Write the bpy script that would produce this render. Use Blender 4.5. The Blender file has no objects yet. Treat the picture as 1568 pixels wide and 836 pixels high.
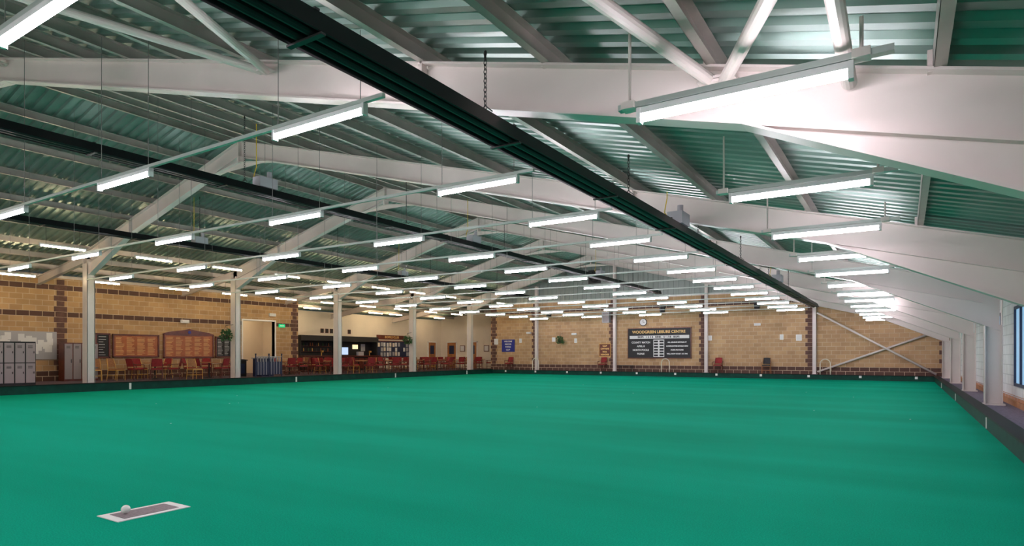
import bpy, math, random
from mathutils import Vector, Matrix
random.seed(7)
S = bpy.context.scene
COL = S.collection

# ------------------------------------------------------------------ materials
def nmat(name):
    m = bpy.data.materials.new(name); m.use_nodes = True
    nt = m.node_tree; b = nt.nodes['Principled BSDF']
    return m, nt, b
def mat(name, col, rough=0.5, metal=0.0, emit=None, es=0.0, noise=0.0, nscale=8.0, bump=0.0, spec=0.5):
    m, nt, b = nmat(name)
    b.inputs['Base Color'].default_value = (*col, 1)
    b.inputs['Roughness'].default_value = rough
    b.inputs['Metallic'].default_value = metal
    b.inputs['Specular IOR Level'].default_value = spec
    if emit:
        b.inputs['Emission Color'].default_value = (*emit, 1)
        b.inputs['Emission Strength'].default_value = es
    if noise > 0 or bump > 0:
        tc = nt.nodes.new('ShaderNodeNewGeometry')
        n = nt.nodes.new('ShaderNodeTexNoise'); n.inputs['Scale'].default_value = nscale
        n.inputs['Detail'].default_value = 4
        nt.links.new(tc.outputs['Position'], n.inputs['Vector'])
        if noise > 0:
            r = nt.nodes.new('ShaderNodeValToRGB')
            r.color_ramp.elements[0].position = 0.3; r.color_ramp.elements[1].position = 0.7
            r.color_ramp.elements[0].color = (*[c*(1-noise) for c in col], 1)
            r.color_ramp.elements[1].color = (*[min(1, c*(1+noise)) for c in col], 1)
            nt.links.new(n.outputs['Fac'], r.inputs['Fac'])
            nt.links.new(r.outputs['Color'], b.inputs['Base Color'])
        if bump > 0:
            bp = nt.nodes.new('ShaderNodeBump'); bp.inputs['Strength'].default_value = bump
            bp.inputs['Distance'].default_value = 0.01
            nt.links.new(n.outputs['Fac'], bp.inputs['Height'])
            nt.links.new(bp.outputs['Normal'], b.inputs['Normal'])
    return m

def brickmat(name, axis, c1, c2, mortar, bands, dark=(0.095,0.045,0.033), w=0.45, h=0.225):
    m, nt, b = nmat(name); N = nt.nodes; L = nt.links
    g = N.new('ShaderNodeNewGeometry'); s = N.new('ShaderNodeSeparateXYZ'); c = N.new('ShaderNodeCombineXYZ')
    L.new(g.outputs['Position'], s.inputs[0])
    L.new(s.outputs[axis], c.inputs[0]); L.new(s.outputs[2], c.inputs[1])
    br = N.new('ShaderNodeTexBrick'); L.new(c.outputs[0], br.inputs['Vector'])
    br.inputs['Color1'].default_value = (*c1, 1); br.inputs['Color2'].default_value = (*c2, 1)
    br.inputs['Mortar'].default_value = (*mortar, 1)
    br.inputs['Scale'].default_value = 1; br.inputs['Mortar Size'].default_value = 0.012
    br.inputs['Brick Width'].default_value = w; br.inputs['Row Height'].default_value = h
    no = N.new('ShaderNodeTexNoise'); no.inputs['Scale'].default_value = 1.3; no.inputs['Detail'].default_value = 5
    L.new(g.outputs['Position'], no.inputs['Vector'])
    mx = N.new('ShaderNodeMixRGB'); mx.blend_type = 'MULTIPLY'; mx.inputs[0].default_value = 0.45
    L.new(br.outputs['Color'], mx.inputs[1]); 
    rp = N.new('ShaderNodeValToRGB'); rp.color_ramp.elements[0].position = 0.3; rp.color_ramp.elements[0].color = (0.6,0.55,0.5,1)
    rp.color_ramp.elements[1].position = 0.65
    L.new(no.outputs['Fac'], rp.inputs['Fac']); L.new(rp.outputs['Color'], mx.inputs[2])
    prev = mx.outputs[0]
    for (z0, z1) in bands:
        a = N.new('ShaderNodeMath'); a.operation = 'GREATER_THAN'; a.inputs[1].default_value = z0
        d = N.new('ShaderNodeMath'); d.operation = 'LESS_THAN'; d.inputs[1].default_value = z1
        e = N.new('ShaderNodeMath'); e.operation = 'MULTIPLY'
        L.new(s.outputs[2], a.inputs[0]); L.new(s.outputs[2], d.inputs[0])
        L.new(a.outputs[0], e.inputs[0]); L.new(d.outputs[0], e.inputs[1])
        f = N.new('ShaderNodeMath'); f.operation = 'SUBTRACT'; f.inputs[0].default_value = 1
        L.new(br.outputs['Fac'], f.inputs[1])
        e2 = N.new('ShaderNodeMath'); e2.operation = 'MULTIPLY'
        L.new(e.outputs[0], e2.inputs[0]); L.new(f.outputs[0], e2.inputs[1])
        q = N.new('ShaderNodeMixRGB'); L.new(e2.outputs[0], q.inputs[0]); L.new(prev, q.inputs[1])
        q.inputs[2].default_value = (*dark, 1); prev = q.outputs[0]
    L.new(prev, b.inputs['Base Color'])
    bp = N.new('ShaderNodeBump'); bp.inputs['Strength'].default_value = 0.5; bp.inputs['Distance'].default_value = 0.01; bp.invert = True
    L.new(br.outputs['Fac'], bp.inputs['Height']); L.new(bp.outputs['Normal'], b.inputs['Normal'])
    b.inputs['Roughness'].default_value = 0.8
    return m

BUFF1=(0.56,0.36,0.19); BUFF2=(0.43,0.265,0.135); MORT=(0.60,0.46,0.32)
M_brickF = brickmat('buff_block_far', 0, BUFF1, BUFF2, MORT, [(0.2,0.675),(4.275,4.5)])
M_brickL = brickmat('buff_block_left', 1, (0.54,0.34,0.165), (0.41,0.25,0.12), MORT, [(0.2,0.675),(2.925,3.15),(4.05,4.275)])
M_white_brick = brickmat('painted_block', 1, (0.8,0.8,0.82), (0.76,0.76,0.79), (0.6,0.6,0.63), [(0.2,0.475)], dark=(0.45,0.2,0.1))
M_quoin = mat('dark_brick', (0.12,0.058,0.045), 0.8, noise=0.3, nscale=5)
M_steel = mat('cream_painted_steel', (0.71,0.635,0.60), 0.35, noise=0.05, nscale=1.5, spec=0.4)
M_purlin = mat('purlin_steel', (0.42,0.38,0.345), 0.38, 0.2, noise=0.15, nscale=2)
M_rail = mat('rail_grey_green', (0.50,0.55,0.52), 0.35, 0.3)
M_black = mat('black_enamel', (0.008,0.009,0.010), 0.35, spec=0.22)
M_blackm = mat('black_matt', (0.012,0.012,0.014), 0.6)
M_dark = mat('dark_steel', (0.06,0.06,0.06), 0.45, 0.6)
M_wire = mat('wire_steel', (0.22,0.22,0.21), 0.4, 0.5)
M_tube = mat('fluorescent_tube', (1,1,1), 0.4, emit=(1.0,0.89,0.985), es=62)
M_warm = mat('warm_tube', (1,1,1), 0.4, emit=(1.0,0.74,0.45), es=62)
M_house = mat('batten_housing', (0.8,0.8,0.8), 0.4)
M_cream = mat('cream_plaster', (0.78,0.70,0.58), 0.7, noise=0.04, nscale=1)
M_white = mat('white_paint', (0.85,0.84,0.82), 0.45)
M_carpet = mat('lounge_carpet', (0.10,0.06,0.085), 0.95, noise=0.5, nscale=14)
M_walk = mat('walkway_carpet', (0.16,0.13,0.18), 0.95, noise=0.3, nscale=30)
M_kerb = mat('kerb_dark_green', (0.003,0.05,0.036), 0.6, noise=0.2, nscale=4, spec=0.2)
M_kerbt = mat('kerb_top_black', (0.008,0.013,0.011), 0.6, spec=0.2)
M_wood = mat('mahogany', (0.13,0.028,0.016), 0.35, noise=0.3, nscale=6)
M_woodl = mat('oak_door', (0.40,0.17,0.06), 0.45, noise=0.2, nscale=4)
M_gold = mat('brass_gold', (0.75,0.45,0.12), 0.35, 0.6)
M_goldp = mat('gold_lettering', (0.85,0.55,0.2), 0.5)
M_red = mat('burgundy_fabric', (0.26,0.02,0.022), 0.85, noise=0.2, nscale=20)
M_tan = mat('tan_fabric', (0.35,0.16,0.07), 0.85, noise=0.2, nscale=20)
M_grey = mat('locker_grey', (0.30,0.26,0.27), 0.4)
M_locker = mat('locker_pink_grey', (0.40,0.33,0.34), 0.4)
M_blue = mat('sign_blue', (0.02,0.03,0.25), 0.5)
M_navy = mat('navy_panel', (0.015,0.025,0.07), 0.5)
M_green = mat('sign_green', (0.0,0.35,0.12), 0.5, emit=(0.0,0.8,0.3), es=0.6)
M_leaf = mat('leaf_green', (0.03,0.09,0.02), 0.6, noise=0.4, nscale=30)
M_glass = mat('daylight_glass', (0.35,0.6,0.8), 0.1, emit=(0.4,0.7,1.0), es=0.5)
M_wireY = mat('yellow_cable', (0.7,0.5,0.02), 0.5)
M_paper = mat('paper', (0.75,0.75,0.75), 0.7)
M_bank = mat('grey_board', (0.42,0.42,0.45), 0.7)
M_matg = mat('mat_rubber', (0.27,0.22,0.23), 0.9, noise=0.2, nscale=60)
M_jack = mat('jack_white', (0.9,0.9,0.87), 0.2)
M_screen = mat('backlit_panel', (0.8,0.7,0.5), 0.5, emit=(1.0,0.7,0.4), es=1.2)
M_screenb = mat('fridge_glow', (0.5,0.6,0.8), 0.5, emit=(0.5,0.7,1.0), es=0.8)

# green carpet
M_turf, nt, b = nmat('green_bowls_carpet')
g = nt.nodes.new('ShaderNodeNewGeometry'); mp = nt.nodes.new('ShaderNodeMapping'); mp.inputs['Scale'].default_value = (0.10,0.55,1)  # noise stretched along X puts broad streaks of reflected lamp light into the colour
n1 = nt.nodes.new('ShaderNodeTexNoise'); n1.inputs['Scale'].default_value = 1.0; n1.inputs['Detail'].default_value = 6
nt.links.new(g.outputs['Position'], mp.inputs['Vector']); nt.links.new(mp.outputs[0], n1.inputs['Vector'])
r = nt.nodes.new('ShaderNodeValToRGB')
r.color_ramp.elements[0].position = 0.35; r.color_ramp.elements[0].color = (0.0,0.37,0.215,1)
r.color_ramp.elements[1].position = 0.7; r.color_ramp.elements[1].color = (0.002,0.45,0.275,1)
nt.links.new(n1.outputs['Fac'], r.inputs['Fac'])
n2 = nt.nodes.new('ShaderNodeTexNoise'); n2.inputs['Scale'].default_value = 90; n2.inputs['Detail'].default_value = 3
nt.links.new(g.outputs['Position'], n2.inputs['Vector'])
r2 = nt.nodes.new('ShaderNodeValToRGB'); r2.color_ramp.elements[0].position=0.35; r2.color_ramp.elements[0].color=(0.62,0.62,0.62,1); r2.color_ramp.elements[1].position=0.65
nt.links.new(n2.outputs['Fac'], r2.inputs['Fac'])
mx = nt.nodes.new('ShaderNodeMixRGB'); mx.blend_type='MULTIPLY'; mx.inputs[0].default_value = 0.75
nt.links.new(r.outputs['Color'], mx.inputs[1]); nt.links.new(r2.outputs['Color'], mx.inputs[2])
nt.links.new(mx.outputs[0], b.inputs['Base Color'])
b.inputs['Roughness'].default_value = 0.9; b.inputs['Specular IOR Level'].default_value = 0.02

# roof sheet
M_roof = mat('green_metal_sheet', (0.23,0.32,0.285), 0.36, 0.62, noise=0.2, nscale=0.8)
M_clad = mat('gable_cladding', (0.28,0.32,0.30), 0.4, 0.3)

# ------------------------------------------------------------------ mesh builder
class MB:
    def __init__(s): s.v=[]; s.f=[]; s.m=[]; s.mats=[]
    def mi(s, m):
        if m not in s.mats: s.mats.append(m)
        return s.mats.index(m)
    def add(s, vs, fs, m):
        o=len(s.v); k=s.mi(m); s.v += [tuple(v) for v in vs]
        for f in fs: s.f.append(tuple(i+o for i in f)); s.m.append(k)
    def box(s, x0,x1,y0,y1,z0,z1,m):
        vs=[(x,y,z) for z in (z0,z1) for y in (y0,y1) for x in (x0,x1)]
        s.add(vs,[(0,2,3,1),(4,5,7,6),(0,1,5,4),(2,6,7,3),(0,4,6,2),(1,3,7,5)],m)
    def prism(s, poly, axis, a0, a1, m):
        def P(u,v,a):
            return (u,a,v) if axis=='y' else ((a,u,v) if axis=='x' else (u,v,a))
        n=len(poly); vs=[P(u,v,a0) for u,v in poly]+[P(u,v,a1) for u,v in poly]
        fs=[tuple(range(n)),tuple(range(2*n-1,n-1,-1))]+[(i,n+i,n+(i+1)%n,(i+1)%n) for i in range(n)]
        s.add(vs,fs,m)
    def tube(s,p,q,r,m,n=10,r2=None):
        p=Vector(p);q=Vector(q);d=(q-p).normalized()
        u=d.orthogonal().normalized();w=d.cross(u); r2=r if r2 is None else r2
        vs=[];
        for c,rr in ((p,r),(q,r2)):
            for i in range(n):
                a=2*math.pi*i/n; vs.append(c+u*math.cos(a)*rr+w*math.sin(a)*rr)
        fs=[tuple(range(n-1,-1,-1)),tuple(range(n,2*n))]+[(i,(i+1)%n,n+(i+1)%n,n+i) for i in range(n)]
        s.add(vs,fs,m)
    def path(s,pts,r,m,n=8):
        for a,b_ in zip(pts[:-1],pts[1:]): s.tube(a,b_,r,m,n)
    def slab(s,x0,z0,x1,z1,t,y0,y1,m):
        d=Vector((x1-x0,z1-z0)).normalized(); nx,nz=-d.y*t/2,d.x*t/2
        s.prism([(x0+nx,z0+nz),(x0-nx,z0-nz),(x1-nx,z1-nz),(x1+nx,z1+nz)],'y',y0,y1,m)
    def ring(s,c,R,r,m,ax=(0,0,1),n=12,k=6,sx=1.0,up=(0,1,0)):
        ax=Vector(ax).normalized(); u=Vector(up); w=ax.cross(u).normalized(); c=Vector(c)
        vs=[];fs=[]
        for i in range(n):
            a=2*math.pi*i/n; d=u*math.cos(a)*sx+w*math.sin(a); dn=(u*math.cos(a)+w*math.sin(a))
            for j in range(k):
                b_=2*math.pi*j/k; vs.append(c+d*R+dn*math.cos(b_)*r+ax*math.sin(b_)*r)
        for i in range(n):
            for j in range(k):
                fs.append((i*k+j,((i+1)%n)*k+j,((i+1)%n)*k+(j+1)%k,i*k+(j+1)%k))
        s.add(vs,fs,m)
    def mesh(s,name,smooth=False):
        me=bpy.data.meshes.new(name); me.from_pydata(s.v,[],s.f)
        for m in s.mats: me.materials.append(m)
        me.polygons.foreach_set('material_index',s.m)
        if smooth: me.polygons.foreach_set('use_smooth',[True]*len(s.f))
        me.update(); 
        import bmesh
        bm=bmesh.new(); bm.from_mesh(me); bmesh.ops.recalc_face_normals(bm,faces=bm.faces); bm.to_mesh(me); bm.free()
        return me
    def obj(s,name,loc=(0,0,0),rz=0,smooth=False,parent=None):
        return place(s.mesh(name,smooth),name,loc,rz,parent)
def place(me,name,loc=(0,0,0),rz=0,parent=None):
    o=bpy.data.objects.new(name,me); o.location=loc; o.rotation_euler=(0,0,rz); COL.objects.link(o)
    if parent: o.parent=parent
    return o
def text(s,name,loc,size,m,rot,parent,align='CENTER'):
    c=bpy.data.curves.new(name,'FONT'); c.body=s; c.size=size; c.align_x=align; c.align_y='CENTER'; c.extrude=0.002
    c.offset=0.006
    c.materials.append(m); o=bpy.data.objects.new(name,c); o.location=loc; o.rotation_euler=rot; COL.objects.link(o)
    if parent: o.parent=parent; o.matrix_parent_inverse=Matrix.Identity(4)
    return o

# ------------------------------------------------------------------ dimensions
FL=0.25
XA=-16.4; XC=-25.67; XL=-30.0; XLL=-33.0; XR=2.0; YF=38.0; YB=-8.0; YFL=41.0; YG=37.1; YK=37.3
def T(x):
    if x>=XA: return 3.318-0.26*x
    if x>=XC: return 7.582-0.26*(XA-x)
    return 7.582-0.26*(XA-XC)-0.15*(XC-x)
PD=0.2

# ------------------------------------------------------------------ floors
b_=MB(); b_.box(-25.15,1.25,YB,YG,-0.1,0,M_turf); b_.obj('floor')
b_=MB(); b_.box(XLL-0.3,-25.35,YB,YFL,0.0,FL,M_carpet); b_.obj('floor_lounge')
b_=MB(); b_.box(1.42,XR,YB,YF,0.0,FL,M_walk); b_.box(-25.35,1.42,YK,YF,0.0,FL-0.004,M_walk); b_.obj('floor_walkway')
b_=MB()
b_.box(-25.35,-25.15,YB,YG,-0.1,FL+0.03,M_kerb); b_.box(-25.38,-25.13,YB,YG,FL+0.03,FL+0.06,M_kerbt)
b_.box(1.25,1.42,YB,YG,-0.1,FL,M_kerb); b_.box(1.22,1.45,YB,YG,FL,FL+0.03,M_kerbt)
b_.box(-25.35,1.42,YG,YK,-0.1,FL,M_kerb); b_.box(-25.38,1.45,YG-0.02,YK+0.02,FL,FL+0.03,M_kerbt)
b_.obj('trim_green_kerb')
b_=MB()
for i in range(11):
    x=-24.0+i*2.45
    b_.box(x-0.06,x+0.06,YG-0.025,YG-0.001,0.12,0.24,M_white)
for y in (1.5,12.3,20,27,34):
    b_.box(-25.15,-25.12,y-0.035,y+0.035,0.02,0.26,M_white)
for y in (6.5,14,22,30):
    b_.box(1.235,1.25,y-0.012,y+0.012,0.02,0.22,M_white)
b_.obj('rink_marker_plates')

# ------------------------------------------------------------------ walls
b_=MB()
zc=5.0; xi=(3.318+PD-zc)/0.26
b_.prism([(-25.9,0),(XR+0.3,0),(XR+0.3,T(XR+0.3)+PD),(xi,zc),(-25.9,zc)],'y',YF,YF+0.3,M_brickF)
b_.obj('wall_far')
b_=MB()
b_.prism([(-25.9,zc),(xi,zc),(XA,T(XA)+PD),(-25.9,T(-25.9)+PD)],'y',YF+0.02,YF+0.28,M_clad)
x=-25.8
while x<xi-0.3:
    top=min(T(x),T(x+0.1))+PD-0.05
    if top>zc+0.1: b_.box(x,x+0.12,YF-0.02,YF+0.02,zc,top,M_clad)
    x+=0.33
b_.box(-25.9,xi,YF-0.03,YF+0.05,zc-0.04,zc+0.04,M_steel)
b_.obj('wall_far_gable')
b_=MB()
for (y0,y1,z0,z1) in ((YB,20.4,0,4.75),(22.4,24.0,0,4.75),(20.4,22.4,3.2,4.75)):
    b_.box(XL-0.25,XL,y0,y1,z0,z1-0.2,M_brickL)
b_.obj('wall_left')
b_=MB(); b_.box(XLL-0.2,XLL,20.2,YFL,0,T(XLL)+0.15,M_cream); b_.obj('wall_lounge')
b_=MB(); b_.box(XLL,XL-0.25,23.8,24.0,0,T(XLL)+0.15,M_cream); b_.obj('wall_lobby')
b_=MB(); b_.box(XLL-0.2,XL-0.25,20.0,20.2,0,4.0,M_cream); b_.obj('wall_lobby_end')
b_=MB(); b_.box(XLL,XL-0.25,20.2,23.8,3.6,3.7,M_white); b_.obj('ceiling_lobby')
b_=MB()
b_.prism([(XLL-0.2,0),(-25.7,0),(-25.7,T(-25.7)+PD),(XLL-0.2,T(XLL-0.2)+PD)],'y',YFL,YFL+0.2,M_cream)
b_.obj('wall_lounge_end')
b_=MB(); b_.box(-25.9,-25.7,YF+0.3,YFL,0,T(-25.9),M_cream); b_.obj('wall_lounge_return')
b_=MB()
b_.box(XR,XR+0.25,YB,YF,0,T(XR)+0.12,M_white_brick)
b_.obj('wall_right')
b_=MB(); b_.prism([(XLL-0.2,0),(XR,0),(XR,T(XR)+PD),(XA,T(XA)+PD),(XC,T(XC)+PD),(XLL-0.2,T(XLL-0.2)+PD)],'y',YB-0.2,YB,M_cream); b_.obj('wall_back')

# quoins
b_=MB()
for xc in (-25.62,-22.1,-16.2,-10.3,-4.4,1.75):
    z=0.675;k=0
    while z<4.9 and z+0.22<T(xc)+0.1:
        hw=0.27 if k%2 else 0.16
        x0=max(xc-hw,-25.9); x1=min(xc+hw,XR)
        b_.box(x0,x1,YF-0.008,YF+0.01,z+0.006,z+0.219,M_quoin); z+=0.225;k+=1
for yc in (11.9,23.75):
    z=0.675;k=0
    while z<4.4:
        hw=0.24 if k%2 else 0.14
        b_.box(XL-0.01,XL+0.008,yc-hw,min(yc+hw,24.0),z+0.006,z+0.219,M_quoin); z+=0.225;k+=1
b_.obj('trim_brick_quoins')

# ------------------------------------------------------------------ roof sheet
def sheet(segs,y0,y1,name,m):
    bb=MB(); pitch=0.25; dep=0.05; prof=[(0,0),(0.10,0),(0.13,dep),(0.22,dep)]
    ys=[];y=y0
    while y<y1:
        for a,h in prof: ys.append((y+a,h))
        y+=pitch
    vs=[];fs=[]
    n=len(ys)
    for (x,z) in segs:
        for (yy,h) in ys: vs.append((x,yy,z+h))
    for j in range(len(segs)-1):
        for i in range(n-1): fs.append((j*n+i,j*n+i+1,(j+1)*n+i+1,(j+1)*n+i))
    bb.add(vs,fs,m); bb.obj(name)
xs=[2.5,-5,-11,XA,-21,XC,XLL-0.4]
sheet([(x,T(x)+PD+0.003) for x in xs],YB-0.2,YFL+0.3,'ceiling',M_roof)

# purlins
b_=MB()
px=[1.7-1.5*i for i in range(12)]+[-16.1,-16.7]+[-18.1-1.5*i for i in range(10)]
for x in px:
    z=T(x); ye=YFL if x<XC else YF
    b_.box(x-0.035,x-0.031,YB,ye,z,z+PD-0.005,M_purlin)
    b_.box(x-0.035,x+0.04,YB,ye,z,z+0.006,M_purlin)
    b_.box(x-0.035,x+0.04,YB,ye,z+PD-0.02,z+PD-0.014,M_purlin)
b_.obj('roof_purlins')

# ------------------------------------------------------------------ portal frames
FR=[-6.9,-0.9,5.1,11.1,17.1,23.1,29.1,35.1]
D=0.45
def frame(y):
    bb=MB(); w=0.006; fw=0.10; m=M_steel
    xr=1.75
    bb.prism([(XA,T(XA)),(XA,T(XA)-D),(-1.06,T(-1.06)-D),(xr,1.88),(xr,T(xr))],'y',y-w,y+w,m)
    bb.slab(XA,T(XA)-0.01,xr,T(xr)-0.01,0.02,y-fw,y+fw,m)
    bb.slab(XA,T(XA)-D,-1.06,T(-1.06)-D,0.02,y-fw,y+fw,m)
    bb.slab(-1.06,T(-1.06)-D,xr,1.88,0.02,y-fw,y+fw,m)
    bb.slab(-1.06,T(-1.06)-D,1.45,T(1.45)-D,0.016,y-fw*0.8,y+fw*0.8,m)
    xk=-22.6
    bb.prism([(XA,T(XA)),(XC-0.15,T(XC)),(XC-0.15,T(XC)-D-0.55),(xk,T(xk)-D),(XA,T(XA)-D)],'y',y-w,y+w,m)
    bb.slab(XC-0.15,T(XC)-0.01,XA,T(XA)-0.01,0.02,y-fw,y+fw,m)
    bb.slab(xk,T(xk)-D,XA,T(XA)-D,0.02,y-fw,y+fw,m)
    bb.slab(XC-0.15,T(XC)-D-0.55,xk,T(xk)-D,0.02,y-fw,y+fw,m)
    bb.slab(XC-0.15,T(XC)-D,xk,T(xk)-D,0.016,y-fw*0.8,y+fw*0.8,m)
    bb.prism([(XA-1.3,T(XA-1.3)-D),(XA+1.3,T(XA+1.3)-D),(XA,T(XA)-D-0.16)],'y',y-w,y+w,m)
    bb.slab(XA-1.3,T(XA-1.3)-D-0.01,XA,T(XA)-D-0.17,0.016,y-fw,y+fw,m)
    bb.slab(XA,T(XA)-D-0.17,XA+1.3,T(XA+1.3)-D-0.01,0.016,y-fw,y+fw,m)
    bb.box(XA-0.03,XA+0.03,y-fw-0.01,y+fw+0.01,T(XA)-D-0.2,T(XA)+0.01,m)
    for x in (-22.6,):
        bb.box(x-0.008,x+0.008,y-fw*0.9,y+fw*0.9,T(x)-D,T(x)-0.02,m)
    for x in px:
        if x>XC: bb.box(x-0.07,x-0.04,y-0.06,y+0.06,T(x)-0.01,T(x)+0.14,m)
    for xsx in (-4.3,):
        bb.box(xsx-0.015,xsx+0.015,y-fw,y+fw,T(xsx)-D-0.03,T(xsx)+0.03,m)
        for k in range(4):
            for sx in (-0.035,0.03): bb.tube((xsx+sx*2,y-fw*0.6,T(xsx)-D+0.05+0.11*k),(xsx+sx*2+0.012,y-fw*0.6,T(xsx)-D+0.05+0.11*k),0.018,m,6)
    xe=XL if y<24 else XLL
    bb.prism([(XC+0.1,T(XC)-0.02),(XC+0.1,T(XC)-0.35),(xe,T(xe)-0.30),(xe,T(xe)-0.005)],'y',y-w,y+w,m)
    bb.slab(xe,T(xe)-0.01,XC,T(XC)-0.03,0.016,y-0.08,y+0.08,m)
    bb.slab(xe,T(xe)-0.30,XC,T(XC)-0.35,0.016,y-0.08,y+0.08,m)
    x0,x1=XC-0.17,XC+0.17; zt=T(XC)-0.2
    bb.box(x0,x0+0.02,y-0.14,y+0.14,FL,zt,m); bb.box(x1-0.02,x1,y-0.14,y+0.14,FL,zt-0.1,m)
    bb.box(x0,x1,y-0.13,y-0.11,FL,zt-0.25,m); bb.box(x0,x1,y+0.11,y+0.13,FL,zt-0.25,m)
    bb.box(x0-0.05,x1+0.05,y-0.18,y+0.18,FL,FL+0.03,m)
    x0,x1=1.48,1.80; zt=T(1.6)-0.1
    bb.box(x0,x0+0.02,y-0.11,y+0.11,FL,2.0,m); bb.box(x1-0.02,x1,y-0.11,y+0.11,FL,zt,m)
    bb.box(x0,x1,y-0.01,y+0.01,FL,2.0,m)
    bb.box(x0-0.03,x1+0.04,y-0.15,y+0.15,FL,FL+0.03,m)
    bb.obj('steel_portal_frame')
for y in FR: frame(y)

for xc in (-21.9,-16.0,-10.1,-4.2):
    bb=MB(); zt=T(xc)-0.01
    bb.box(xc-0.09,xc+0.09,YF-0.24,YF-0.225,FL,zt,M_steel); bb.box(xc-0.09,xc+0.09,YF-0.055,YF-0.04,FL,zt,M_steel)
    bb.box(xc-0.006,xc+0.006,YF-0.23,YF-0.05,FL,zt,M_steel); bb.box(xc-0.13,xc+0.13,YF-0.27,YF-0.035,FL,FL+0.03,M_steel)
    bb.obj('gable_post')
bb=MB()
bb.tube((-4.05,YF-0.32,3.65),(1.35,YF-0.32,0.35),0.055,M_steel,10)
bb.tube((-4.05,YF-0.15,0.40),(1.2,YF-0.15,2.45),0.055,M_steel,10)
bb.obj('wall_cross_brace',smooth=True)

# roof bracing tubes
def rb(pairs,name,cleats=True):
    bb=MB()
    for (xa,ya),(xb,yb) in pairs:
        bb.tube((xa,ya,T(xa)-0.13),(xb,yb,T(xb)-0.13),0.05,M_steel,14)
        if cleats:
            for (x,y) in ((xa,ya),(xb,yb)): bb.box(x-0.1,x+0.1,y-0.07,y+0.07,T(x)-0.14,T(x)-0.12,M_steel)
    bb.obj(name)
y0,y1=-0.85,5.02
rb([((-1.3,y1),(-2.85,y0)),((-1.2,y1),(1.3,y0)),((-6.9,y1),(-2.95,y0)),((-7.0,y1),(-11,y0)),((-15.2,y1),(-11.1,y0))],'roof_brace_tubes')
rb([((-0.33,y1-0.03),(-0.28,y0))],'roof_tie_tube',False)
rb([((-1.3,29.2),(-4.5,35)),((-8.2,29.2),(-4.6,35)),((-8.3,29.2),(-12,35))],'roof_brace_tubes')
rb([((-17.5,y1),(-21.2,y0)),((-25,y1),(-21.3,y0))],'roof_brace_tubes')

# ------------------------------------------------------------------ radiant heaters
def heater(x,z,y0,y1,burn,k=1.25):
    bb=MB(); 
    pr=[(-0.13,-0.03),(-0.085,0.095),(0.085,0.095),(0.13,-0.03),(0.122,-0.035),(0.08,0.085),(-0.08,0.085),(-0.122,-0.035)]
    bb.prism([(x+a*k,z+c*k) for a,c in pr],'y',y0,y1,M_black)
    bb.tube((x-0.055,y0,z+0.0),(x-0.055,y1,z+0.0),0.045,M_black,14)
    bb.tube((x+0.062,y0,z+0.0),(x+0.062,y1,z+0.0),0.045,M_black,14)
    y=y0+0.6
    while y<y1:
        bb.box(x-0.135*k,x+0.135*k,y-0.02,y+0.02,z-0.06,z-0.045,M_dark)
        bb.box(x-0.09*k,x+0.09*k,y-0.02,y+0.02,z+0.095*k,z+0.105*k,M_dark); y+=2.4
    for y in burn:
        bb.box(x-0.13,x+0.13,y-0.22,y+0.22,z+0.13,z+0.34,M_bank); bb.tube((x,y+0.1,z+0.3),(x,y+0.1,z+0.5),0.05,M_bank,10)
        bb.path([(x-0.13,y-0.1,z+0.25),(x-0.2,y-0.15,z+0.35),(x-0.17,y-0.1,z+0.6),(x-0.17,y-0.1,T(x)-0.01)],0.009,M_wireY,6)
    bb.obj('radiant_tube_heater')
heater(-3.3,3.45,YB+0.5,30,[10.6,20.5])
heater(-11.7,4.82,YB+0.5,34,[8.5,16.2,26])
heater(-20.0,4.95,YB+0.5,34,[12,22])
def chain(x,y,z0,z1):
    bb=MB(); z=z0;k=0
    while z<z1:
        bb.ring((x,y,z),0.016,0.0045,M_dark,ax=((1,0,0) if k%2 else (0,1,0)),n=8,k=4,sx=1.8,up=(0,0,1)); z+=0.042;k+=1
    bb.tube((x,y,z1-0.05),(x,y,z1+0.02),0.012,M_dark,6)
    bb.path([(x-0.08,y,z0-0.05),(x,y,z0+0.02),(x+0.08,y,z0-0.05)],0.006,M_dark,6)
    bb.obj('hanging_chain')
for y in (1.2,4.75,8.3,11.8,15.4,19,22.6): chain(-3.3,y,3.65,T(-3.3)-0.02)
for y in (3,8,13,18,24,30): chain(-11.7,y,5.02,T(-11.7)-0.02)
for y in (6,12,18,24,30): chain(-20.0,y,5.15,T(-20)-0.02)

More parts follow.
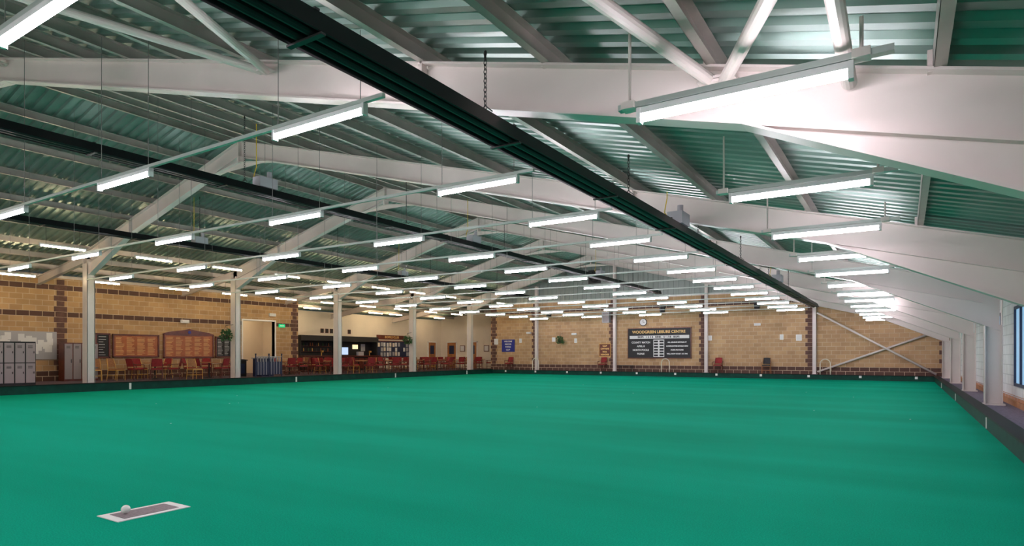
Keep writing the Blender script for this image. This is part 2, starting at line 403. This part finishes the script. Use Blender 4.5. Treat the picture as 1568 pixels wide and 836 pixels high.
# ------------------------------------------------------------------ lights
def batten(tubem,name):
    bb=MB(); h=0.66
    bb.box(-h-0.03,h+0.03,-0.025,0.025,0.03,0.075,M_house)
    bb.box(-h-0.03,-h,-0.03,0.03,-0.035,0.075,M_house); bb.box(h,h+0.03,-0.03,0.03,-0.035,0.075,M_house)
    bb.tube((-h,0,-0.0),(h,0,-0.0),0.027,tubem,8)
    return bb.mesh(name)
ME_B=batten(M_tube,'fluorescent_batten_light'); ME_W=batten(M_warm,'warm_batten_light')
ROWS=[-6.0,-3.3,-0.7,1.9,4.3,7.1]+[9.7+2.58*i for i in range(11)]
XS=[-5.08,-8.95,-12.75,-16.55,-20.35]
for y in ROWS:
    rb_=MB(); zr=3.78
    rb_.box(-22.6,-4.15,y-0.02,y+0.02,zr,zr+0.04,M_rail)
    for x in XS:
        place(ME_B,'fluorescent_batten_light',(x,y,3.70))
        for dx in (-0.62,0.62): rb_.tube((x+dx,y,zr+0.04),(x+dx,y,T(x+dx)+0.02),0.0045,M_wire,5)
    rb_.obj('light_suspension_rail')
    place(ME_B,'fluorescent_batten_light',(-0.95,y,3.06))
    rb_=MB(); rb_.box(-1.78,-0.05,y-0.03,y+0.03,3.14,3.18,M_rail)
    for x in (-1.7,-0.22): 
        rb_.tube((x,y,3.18),(x,y,T(x)+0.02),0.012,M_steel,6)
        rb_.box(x-0.05,x+0.05,y-0.05,y+0.05,3.137,3.19,M_steel)
    rb_.obj('light_suspension_rail')
y=-2.4
while y<37:
    place(ME_W,'warm_batten_light',(-24.0,y,4.95),math.pi/2)
    bb=MB()
    for dy in (-0.5,0.5): bb.tube((-24,y+dy,5.03),(-24,y+dy,T(-24)+0.02),0.006,M_dark,5)
    bb.obj('light_hanger_wires')
    xw=-28.0
    place(ME_W,'warm_batten_light',(xw,y,4.32),math.pi/2)
    bb=MB()
    for dy in (-0.5,0.5): bb.tube((xw,y+dy,4.4),(xw,y+dy,T(xw)+0.02),0.006,M_dark,5)
    bb.obj('light_hanger_wires')
    y+=3.0
for y in (26,31.5,33.5,38.5): place(ME_W,'warm_batten_light',(-31.2,y,T(-31.2)-0.1),math.pi/2)
place(ME_W,'warm_batten_light',(-31.6,21.9,3.5),math.pi/2)

# ------------------------------------------------------------------ far wall furnishings
R0=(math.pi/2,0,0); RL=(math.pi/2,0,math.pi/2)
e=MB(); e.box(-15.1,-11.06,YF-0.06,YF-0.012,1.15,3.0,M_blackm)
for (a,c,z0,z1) in ((-15.14,-15.1,1.11,3.04),(-11.06,-11.02,1.11,3.04)): e.box(a,c,YF-0.08,YF-0.012,z0,z1,M_wood)
e.box(-15.14,-11.02,YF-0.08,YF-0.012,3.0,3.04,M_wood); e.box(-15.14,-11.02,YF-0.08,YF-0.012,1.11,1.15,M_wood)
e.box(-15.0,-11.15,YF-0.07,YF-0.06,2.36,2.56,M_paper)
e.box(-13.42,-12.72,YF-0.07,YF-0.06,1.2,2.3,M_paper)
for i in range(6): 
    for x0 in (-13.38,-13.02): e.box(x0,x0+0.26,YF-0.078,YF-0.07,1.25+i*0.175,1.36+i*0.175,M_blackm)
sb=e.obj('scoreboard')
yy=YF-0.075
text('WOODGREEN LEISURE CENTRE','title',(-13.1,yy,2.78),0.24,M_goldp,R0,sb)
text('SKIPS   1 2 3 4   RINK   5 6 7 8   SKIPS','heading',(-13.1,yy-0.005,2.46),0.17,M_blackm,R0,sb)
for i,(l,rr) in enumerate((('COUNTY MATCH','ALL LEAGUE DETAILS AT'),('APRIL 8','COMMUNITIES SINGLE GRID'),('NORTH POOLS','HOME FIXTURES'),('PLEASE','WILL NOW START AT 7PM'))):
    text(l,'notice_left_%d'%i,(-14.25,yy,2.12-i*0.24),0.155,M_paper,R0,sb)
    text(rr,'notice_right_%d'%i,(-11.9,yy,2.12-i*0.24),0.108,M_paper,R0,sb)
e=MB(); e.tube((-14.1,YF-0.07,3.42),(-14.1,YF-0.012,3.42),0.24,M_blackm,28); e.tube((-14.1,YF-0.078,3.42),(-14.1,YF-0.07,3.42),0.21,M_paper,28)
e.box(-14.11,-14.09,YF-0.085,YF-0.078,3.42,3.58,M_blackm); e.box(-14.1,-13.99,YF-0.085,YF-0.078,3.41,3.43,M_blackm); e.obj('wall_clock')
e=MB(); e.box(-24.9,-23.8,YF-0.04,YF-0.012,1.55,2.45,M_blue); s1=e.obj('club_sign')
for i,t in enumerate(('WELCOME','INDOOR','BOWLS','CLUB')): text(t,'line_%d'%i,(-24.35,YF-0.045,2.3-0.2*i),0.14,M_paper,R0,s1)
def panel(x,z,w,h,m,name,fm=M_white):
    e=MB(); e.box(x-w/2,x+w/2,YF-0.03,YF-0.012,z-h/2,z+h/2,fm); e.box(x-w/2+0.03,x+w/2-0.03,YF-0.036,YF-0.03,z-h/2+0.03,z+h/2-0.03,m); return e.obj(name)
panel(-25.4,2.3,0.34,0.42,M_paper,'wall_notice'); panel(-23.3,2.35,0.2,0.3,M_paper,'wall_notice')
panel(-9.9,2.35,0.22,0.3,M_paper,'wall_notice'); panel(-5.0,2.3,0.3,0.35,M_paper,'wall_notice'); panel(-5.9,2.35,0.2,0.3,M_paper,'wall_notice'); panel(-18.9,2.3,0.2,0.3,M_paper,'wall_notice'); panel(-20.6,2.4,0.25,0.3,M_paper,'wall_notice')
s2=panel(-16.75,1.65,0.85,0.85,M_wood,'wooden_plaque',M_gold)
for i in range(4): text(('CLUB','CAPTAINS','ROLL','HONOUR')[i],'line_%d'%i,(-16.75,YF-0.04,1.92-0.19*i),0.13,M_goldp,R0,s2)
e=MB(); e.box(-16.85,-16.35,YF-0.28,YF-0.012,3.45,4.15,M_bank); e.box(-16.80,-16.40,YF-0.295,YF-0.28,3.5,4.1,M_grey); e.tube((-16.6,YF-0.05,4.15),(-16.6,YF-0.05,5.0),0.02,M_white,8); e.obj('electrical_panel')
def emlight(x,z):
    e=MB(); e.box(x-0.18,x+0.18,YF-0.1,YF-0.012,z-0.07,z+0.07,M_white); e.box(x-0.15,x+0.15,YF-0.13,YF-0.1,z-0.05,z+0.05,M_paper); e.obj('emergency_light')
emlight(-19.0,2.75); emlight(-7.2,3.1); emlight(-22.6,2.9)
for x in (-20.9,-12.8,-7.2):
    e=MB(); e.prism([(x-0.12,4.0),(x+0.12,4.0),(x+0.16,4.4),(x-0.16,4.4)],'y',YF-0.3,YF-0.05,M_blackm); e.box(x-0.03,x+0.03,YF-0.06,YF,4.15,4.25,M_dark); e.obj('wall_speaker')
e=MB(); e.ring((-17.5,YF-0.06,6.55),0.34,0.05,M_blackm,ax=(0,1,0),up=(1,0,0),n=24)
for i in range(6):
    a=i*math.pi/3; e.tube((-17.5,YF-0.06,6.55),(-17.5+0.3*math.cos(a),YF-0.06,6.55+0.3*math.sin(a)),0.04,M_blackm,6,0.08)
e.box(-17.95,-17.05,YF-0.04,YF-0.0,6.1,7.0,M_dark); e.obj('extractor_fan')
def basket(x,y,z):
    e=MB(); 
    for i in range(5):
        r=0.16*math.sin((i+1)/5*math.pi/2); e.ring((x,y,z-0.16+0.16*(i/4)),max(r,0.03),0.012,M_dark,n=14,k=4)
    e.tube((x,y,z-0.14),(x,y,z+0.02),0.06,M_quoin,10,0.15)
    for i in range(170):
        a=random.random()*6.283; el=random.uniform(-0.9,1.1); R=random.uniform(0.14,0.33)
        c=Vector((x+R*math.cos(a)*math.cos(el),y+R*0.8*math.sin(a)*math.cos(el),z+0.02+R*math.sin(el)))
        u=Vector((random.uniform(-1,1),random.uniform(-1,1),random.uniform(-1,1))).normalized(); w=u.orthogonal().normalized()
        e.add([c-u*0.07,c+w*0.03,c+u*0.07,c-w*0.03],[(0,1,2,3)],M_leaf)
    for k in range(3):
        a=k*2.09; e.tube((x+0.16*math.cos(a),y+0.16*math.sin(a),z),(x,y,z+0.45),0.005,M_dark,4)
    return e
e=basket(-19.9,YF-0.4,2.3); e.path([(-19.9,YF-0.4,2.75),(-19.9,YF-0.01,2.8)],0.012,M_dark); e.obj('hanging_basket_plant')
for y in (17.1,29.1):
    e=basket(XC+0.02,y-0.5,2.2); e.path([(XC+0.02,y-0.5,2.65),(XC+0.02,y-0.14,2.7)],0.012,M_dark); e.obj('hanging_basket_plant')
for x in (-12.4,-3.6,-21.6):
    e=MB(); pts=[]; yh=(YG+YK)/2
    for i in range(13):
        a=math.pi*i/12; pts.append((x-0.25*math.cos(a),yh,0.85+0.25*math.sin(a)))
    pts=[(x-0.25,yh,0.28)]+pts+[(x+0.25,yh,0.28)]
    e.path(pts,0.028,M_cream,10); e.obj('handrail_hoop',smooth=True)

# ------------------------------------------------------------------ chairs / tables
def chair_mesh(fab,fr,name,arms=False):
    e=MB(); w=0.23
    e.box(-w,w,-0.22,0.22,0.42,0.45,fr)
    e.prism([(-0.21,0.45),(0.21,0.45),(0.21,0.49),(0.17,0.515),(-0.17,0.515),(-0.21,0.49)],'y',-0.21,0.22,fab)
    for sx in (-1,1):
        e.tube((sx*w,-0.21,0),(sx*(w-0.01),-0.21,0.44),0.014,fr,8)
        e.path([(sx*w,0.27,0),(sx*(w-0.01),0.21,0.44),(sx*(w-0.02),0.25,0.70),(sx*(w-0.05),0.31,0.93)],0.014,fr,8)
        e.tube((sx*w,-0.21,0.2),(sx*w,0.24,0.2),0.009,fr,6)
        if arms:
            e.path([(sx*(w+0.02),-0.2,0.42),(sx*(w+0.03),-0.2,0.66),(sx*(w+0.02),0.23,0.68)],0.017,fr,8)
    e.tube((-w,0.25,0.2),(w,0.25,0.2),0.009,fr,6); e.tube((-w,-0.21,0.2),(w,-0.21,0.2),0.009,fr,6)
    n=7
    for i in range(n-1):
        xa=-0.2+0.4*i/(n-1); xb=-0.2+0.4*(i+1)/(n-1)
        ya=0.035*(1-(xa/0.2)**2); yb=0.035*(1-(xb/0.2)**2); z1a=0.93-0.5*xa*xa; z1b=0.93-0.5*xb*xb
        v=[(xa,0.22+ya,0.58),(xb,0.22+yb,0.58),(xb,0.295+yb,z1b),(xa,0.295+ya,z1a),(xa,0.26+ya,0.58),(xb,0.26+yb,0.58),(xb,0.335+yb,z1b),(xa,0.335+ya,z1a)]
        e.add(v,[(0,1,2,3),(7,6,5,4),(0,4,5,1),(3,2,6,7),(0,3,7,4),(1,5,6,2)],fab)
    return e.mesh(name)
CH=[chair_mesh(M_red,M_wood,'dining_chair',True),chair_mesh(M_red,M_gold,'dining_chair_b'),chair_mesh(M_tan,M_wood,'dining_chair_c',True),chair_mesh(M_tan,M_gold,'dining_chair_d')]
CHB=chair_mesh(M_blackm,M_woodl,'dining_chair_e',True)
def table_mesh():
    e=MB(); e.tube((0,0,0.71),(0,0,0.75),0.45,M_woodl,24); e.tube((0,0,0.04),(0,0,0.71),0.035,M_blackm,10); e.tube((0,0,0),(0,0,0.05),0.26,M_blackm,16,0.08)
    return e.mesh('round_table')
TB=table_mesh()
def group(x,y,n,kinds):
    place(TB,'round_table',(x,y,FL),0)
    a0=random.random()*6
    for i in range(n):
        a=a0+2*math.pi*i/n+random.uniform(-.12,.12); R=random.uniform(0.74,0.86)
        place(CH[random.choice(kinds)],'dining_chair',(x+R*math.cos(a),y+R*math.sin(a),FL),a-math.pi/2+random.uniform(-.25,.25))
for (x,y,n,k) in ((-28.3,14.9,5,(0,0,1)),(-27.9,17.2,5,(0,0,2)),(-28.6,22.3,5,(0,)),(-27.4,24.2,5,(0,0,1)),(-30.8,26.2,4,(0,2)),(-28.9,25.9,4,(0,)),(-27.2,26.6,5,(0,0,1)),(-29.4,28.2,5,(0,)),(-27.2,28.9,5,(0,)),(-29.4,30.6,5,(0,)),(-27.2,31.2,5,(0,2)),(-29.8,32.9,5,(0,0,1)),(-27.3,33.4,5,(0,)),(-30.0,35.2,5,(0,3)),(-27.4,36.2,5,(0,2)),(-30.3,37.6,5,(0,1)),(-27.8,39.2,4,(0,))):
    group(x,y,n,k)
for (x,y,a) in ((-28.6,12.6,1.2),(-28.3,13.3,2.0),(-26.7,15.8,1.6)): place(CH[3],'dining_chair',(x,y,FL),a)
for (x,k) in ((-24.05,0),(-16.75,0),(-9.35,0),(-6.65,4)):
    place(CHB if k==4 else CH[k],'dining_chair',(x,37.6,FL-0.004),0.05)
e=MB(); e.box(-15.6,-14.7,37.5,37.85,0.62,0.66,M_blackm)
for x in (-15.55,-14.75):
    for y in (37.53,37.82): e.tube((x,y,FL),(x,y,0.63),0.02,M_blackm,6)
e.obj('side_table')

# ------------------------------------------------------------------ left lounge furnishings
def board(y0,y1,z0,z1,name,bg,rows,cols,fm=M_wood,ped=False,tm=M_goldp):
    e=MB(); X=XL+0.012
    e.box(X,X+0.05,y0,y1,z0,z1,fm); e.box(X+0.05,X+0.056,y0+0.07,y1-0.07,z0+0.07,z1-0.07,bg)
    for a,c in ((y0,y0+0.06),(y1-0.06,y1)): e.box(X+0.05,X+0.08,a,c,z0,z1,fm)
    e.box(X+0.05,X+0.08,y0,y1,z0,z0+0.05,fm); e.box(X+0.05,X+0.08,y0,y1,z1-0.05,z1,fm)
    if ped:
        ym=(y0+y1)/2; e.prism([(y0-0.05,z1),(y1+0.05,z1),(y1-0.25,z1+0.1),(ym+0.3,z1+0.2),(ym,z1+0.27),(ym-0.3,z1+0.2),(y0+0.25,z1+0.1)],'x',X,X+0.07,fm)
        e.tube((X+0.07,ym,z1+0.1),(X+0.08,ym,z1+0.1),0.08,M_blue,14)
    cw=(y1-y0-0.2)/cols
    for c in range(cols):
        for r_ in range(rows):
            z=z1-0.16-(z1-z0-0.3)*r_/(rows-1); yb=y0+0.1+c*cw
            e.box(X+0.056,X+0.059,yb+0.03,yb+cw*random.uniform(0.5,0.85),z-0.008,z+0.008,tm)
    return e.obj(name)
M_hon=mat('honours_wood',(0.36,0.10,0.026),0.4,noise=0.2,nscale=4)
board(13.9,15.95,1.22,2.28,'honours_board',M_hon,14,4)
board(16.15,18.7,1.18,2.35,'honours_board',M_hon,14,5,ped=True)
board(18.8,19.75,1.2,2.28,'framed_notice_board',M_blackm,12,2,tm=M_paper)
board(13.2,13.8,1.2,2.3,'framed_notice_board',M_blackm,8,1,tm=M_paper)
e=MB(); e.box(XL+0.012,XL+0.04,9.2,11.75,1.15,2.3,M_bank)
for i in range(26):
    y=random.uniform(9.3,11.45); z=random.uniform(1.25,2.0); e.box(XL+0.04,XL+0.043+random.random()*0.004,y,y+0.21,z,z+0.28,M_paper)
e.obj('paper_notice_board')
def lockers(x,y0,n,z1,body,door,name,tiers=2):
    e=MB(); w=0.32; e.box(x-0.5,x,y0,y0+n*w,FL,z1,body)
    for i in range(n):
        for t in range(tiers):
            h=(z1-FL-0.1)/tiers; za=FL+0.08+t*h
            e.box(x,x+0.015,y0+i*w+0.02,y0+(i+1)*w-0.02,za,za+h-0.03,door)
            e.box(x+0.015,x+0.03,y0+(i+1)*w-0.07,y0+(i+1)*w-0.05,za+h*0.45,za+h*0.55,M_blackm)
            for k in range(3): e.box(x+0.015,x+0.018,y0+i*w+0.08,y0+(i+1)*w-0.1,za+h-0.14-k*0.035,za+h-0.125-k*0.035,M_blackm)
    return e.obj(name)
lockers(-26.9,7.0,9,1.82,M_blackm,M_locker,'locker_bank')
lockers(-29.3,11.75,4,1.85,M_wood,M_grey,'locker_bank',1)
e=MB(); e.box(-28.4,-28.0,18.75,19.25,FL,1.05,M_blackm); e.prism([(18.7,1.05),(19.3,1.05),(19.3,1.09),(18.7,1.15)],'x',-28.45,-27.95,M_dark); e.box(-28.0,-27.985,18.85,19.15,0.4,0.9,M_navy); e.obj('lectern')
e=MB()
for y in (19.0,19.75,20.5):
    e.tube((-26.9,y,FL),(-26.9,y,1.35),0.03,M_navy,8)
    e.tube((-26.9,y,1.35),(-26.9,y,1.4),0.04,M_navy,8)
for y in (19.0,19.75):
    e.box(-26.93,-26.87,y+0.03,y+0.72,FL+0.1,1.0,M_navy); e.box(-26.92,-26.88,y,y+0.75,1.22,1.26,M_bank)
    for k in range(4): e.box(-26.945,-26.855,y+0.1+0.16*k,y+0.12+0.16*k,FL+0.1,1.22,M_bank)
e.box(-27.7,-27.0,19.4,20.1,FL,1.15,M_navy); e.box(-27.75,-26.98,19.35,20.15,1.15,1.2,M_bank)
e.obj('ramp_gate_barrier')
e=MB(); e.box(XL-0.27,XL+0.03,20.33,20.4,FL,3.2,M_white); e.box(XL-0.27,XL+0.03,22.4,22.47,FL,3.2,M_white); e.box(XL-0.27,XL+0.03,20.33,22.47,3.2,3.28,M_white); e.obj('trim_doorway')
e=MB(); e.box(XL+0.012,XL+0.06,22.65,23.05,2.9,3.08,M_green); e.box(XL+0.06,XL+0.065,22.72,22.98,2.97,3.01,M_white); e.obj('exit_sign')
for y in (9.0,17.2,22.2):
    z=2.9 if y!=22.2 else 3.5
    e=MB(); e.box(XL+0.012,XL+0.12,y-0.2,y+0.2,z,z+0.16,M_white); e.box(XL+0.12,XL+0.14,y-0.16,y+0.16,z+0.03,z+0.13,M_paper); e.obj('emergency_light')
# bar
X=XLL+0.01
e=MB()
e.box(X,X+0.04,26.0,32.8,0.3,2.6,M_blackm)  # flat black sheet, shade of the deep bar opening put in as colour
e.box(X,X+0.8,26.0,32.8,2.25,2.6,M_blackm)
e.box(X+0.5,X+1.1,26.0,32.8,1.22,1.28,M_wood); e.box(X+0.6,X+0.95,26.1,32.7,FL,1.22,M_blackm)
for y in (26.0,29.3,32.72): e.box(X,X+0.7,y,y+0.08,1.28,2.3,M_blackm)
for i in range(10): e.box(X+0.95,X+0.965,26.3+0.63*i,26.85+0.63*i,0.4,1.1,M_wood)
for z in (1.55,1.9): 
    e.box(X+0.04,X+0.25,26.5,28.9,z,z+0.02,M_wood)
    y=26.7
    while y<28.8:
        c=random.choice((M_gold,M_leaf,M_hon,M_dark,M_dark)); e.tube((X+0.15,y,z+0.02),(X+0.15,y,z+0.17),0.03,c,8); e.tube((X+0.15,y,z+0.17),(X+0.15,y,z+0.24),0.03,c,8,0.01); y+=random.uniform(0.15,0.4)
e.box(X+0.04,X+0.3,29.7,30.4,1.3,1.9,M_dark); e.box(X+0.3,X+0.31,29.75,30.35,1.35,1.85,M_screenb)
e.box(X+0.04,X+0.06,31.0,31.5,1.75,2.05,M_screen); e.box(X+0.04,X+0.06,31.8,32.2,1.6,2.1,M_bank); e.box(X+0.55,X+0.75,30.9,31.4,1.28,1.55,M_bank)
for y in (27.6,28.8,31.9): e.tube((X+0.8,y,1.28),(X+0.8,y,1.62),0.03,M_gold,8); e.box(X+0.78,X+0.95,y-0.04,y+0.04,1.5,1.62,M_gold)
e.obj('bar_counter')
for y in (28.2,28.6,29.0,30.6):
    e=MB(); e.box(X,X+0.03,y,y+0.26,2.8,3.1,M_wood); e.box(X+0.03,X+0.034,y+0.03,y+0.23,2.83,3.07,M_blackm); e.obj('picture_frame')
e=MB(); e.box(X,X+0.04,33.0,37.3,1.1,2.4,M_wood); e.box(X+0.04,X+0.046,33.07,37.23,1.17,2.33,M_navy)
for i in range(13):
    for j in range(3):
        if random.random()<0.72:
            y=33.15+0.31*i+random.uniform(0,0.05); z=1.22+0.36*j+random.uniform(0,0.04); e.box(X+0.046,X+0.05,y,y+0.21,z,z+0.29,random.choice((M_paper,M_paper,M_bank,M_cream)))
e.obj('poster_board')
e=MB(); e.box(X,X+0.04,33.4,36.6,2.5,2.82,M_wood); o=e.obj('gold_letter_sign'); text('BOWLS CLUB','lettering',(X+0.045,35,2.66),0.25,M_goldp,RL,o)
def door(name,x0,x1,y0,y1,axis):
    e=MB()
    if axis=='x':
        e.box(x0,x0+0.05,y0,y1,FL,2.35,M_woodl); e.box(x0,x0+0.07,y0-0.07,y0,FL,2.42,M_white); e.box(x0,x0+0.07,y1,y1+0.07,FL,2.42,M_white); e.box(x0,x0+0.07,y0-0.07,y1+0.07,2.35,2.42,M_white)
        e.box(x0+0.05,x0+0.055,y0+0.2,y1-0.2,1.4,2.1,M_navy); e.tube((x0+0.08,y0+0.1,1.1),(x0+0.08,y0+0.1,1.45),0.015,M_gold,8)
    else:
        e.box(x0,x1,y0-0.05,y0,FL,2.35,M_woodl); e.box(x0-0.07,x0,y0-0.07,y0,FL,2.42,M_white); e.box(x1,x1+0.07,y0-0.07,y0,FL,2.42,M_white); e.box(x0-0.07,x1+0.07,y0-0.07,y0,2.35,2.42,M_white)
        e.box(x0+0.2,x1-0.2,y0-0.055,y0-0.05,1.4,2.1,M_navy); e.tube((x0+0.1,y0-0.08,1.1),(x0+0.1,y0-0.08,1.45),0.015,M_gold,8)
    e.obj(name)
door('door_1',XLL+0.005,0,39.3,40.2,'x'); door('door_2',-32.3,-31.4,YFL-0.005,0,'y'); door('door_3',-30.2,-29.3,YFL-0.005,0,'y')
for x in (-28.6,-27.6,-31.0):
    e=MB(); e.box(x,x+0.5,YFL-0.04,YFL-0.005,1.6,2.1,M_wood); e.box(x+0.05,x+0.45,YFL-0.045,YFL-0.04,1.65,2.05,M_paper); e.obj('picture_frame')

# ------------------------------------------------------------------ right wall windows
for i,(y0,y1) in enumerate(((15.2,16.7),(11.9,14.2),(19.0,20.5))):
    e=MB(); X=XR
    e.box(X-0.012,X-0.002,y0,y1,0.75,2.3,M_glass)
    for (a,c,z0,z1) in ((y0-0.06,y0,0.69,2.36),(y1,y1+0.06,0.69,2.36),(y0,y1,0.69,0.75),(y0,y1,2.3,2.36),((y0+y1)/2-0.03,(y0+y1)/2+0.03,0.75,2.3)):
        e.box(X-0.05,X-0.002,a,c,z0,z1,M_navy)
    e.obj('window_%d'%(i+1))
e=MB(); e.box(XR-0.03,XR-0.002,YB,YF,FL,FL+0.12,M_woodl); e.obj('baseboard_right')

# ------------------------------------------------------------------ mat and jack
e=MB(); x0,x1,y0,y1=-5.69,-5.34,2.52,3.12
e.box(x0,x1,y0,y1,0.0,0.006,M_white); e.box(x0+0.055,x1-0.055,y0+0.075,y1-0.075,0.006,0.009,M_matg); e.obj('bowls_mat')
bpy.ops.mesh.primitive_uv_sphere_add(segments=32,ring_count=16,radius=0.036,location=(-5.55,2.68,0.045))
o=bpy.context.object; o.name='jack_ball'; o.data.materials.append(M_jack); bpy.ops.object.shade_smooth()
e=MB()
for i in range(16):
    x=random.uniform(-20,0.5); y=random.uniform(4,30); s=random.uniform(0.006,0.014); e.box(x-s,x+s,y-s,y+s,0,0.003,M_paper)
e.obj('lint_specks')

# ------------------------------------------------------------------ world, camera
w=bpy.data.worlds.new('World'); S.world=w; w.use_nodes=True
w.node_tree.nodes['Background'].inputs[0].default_value=(0.6,0.7,0.9,1); w.node_tree.nodes['Background'].inputs[1].default_value=0.3
cd=bpy.data.cameras.new('Camera'); cam=bpy.data.objects.new('Camera',cd); COL.objects.link(cam)
cam.location=(0,0,1.35); cam.rotation_euler=(math.pi/2,0,math.atan(601/950))
cd.sensor_width=36; cd.lens=36*950/1568; cd.shift_y=(543-418)/1568; cd.clip_start=0.05; cd.clip_end=300
S.camera=cam
S.view_settings.view_transform='Standard'; S.view_settings.look='None'; S.view_settings.exposure=0.12
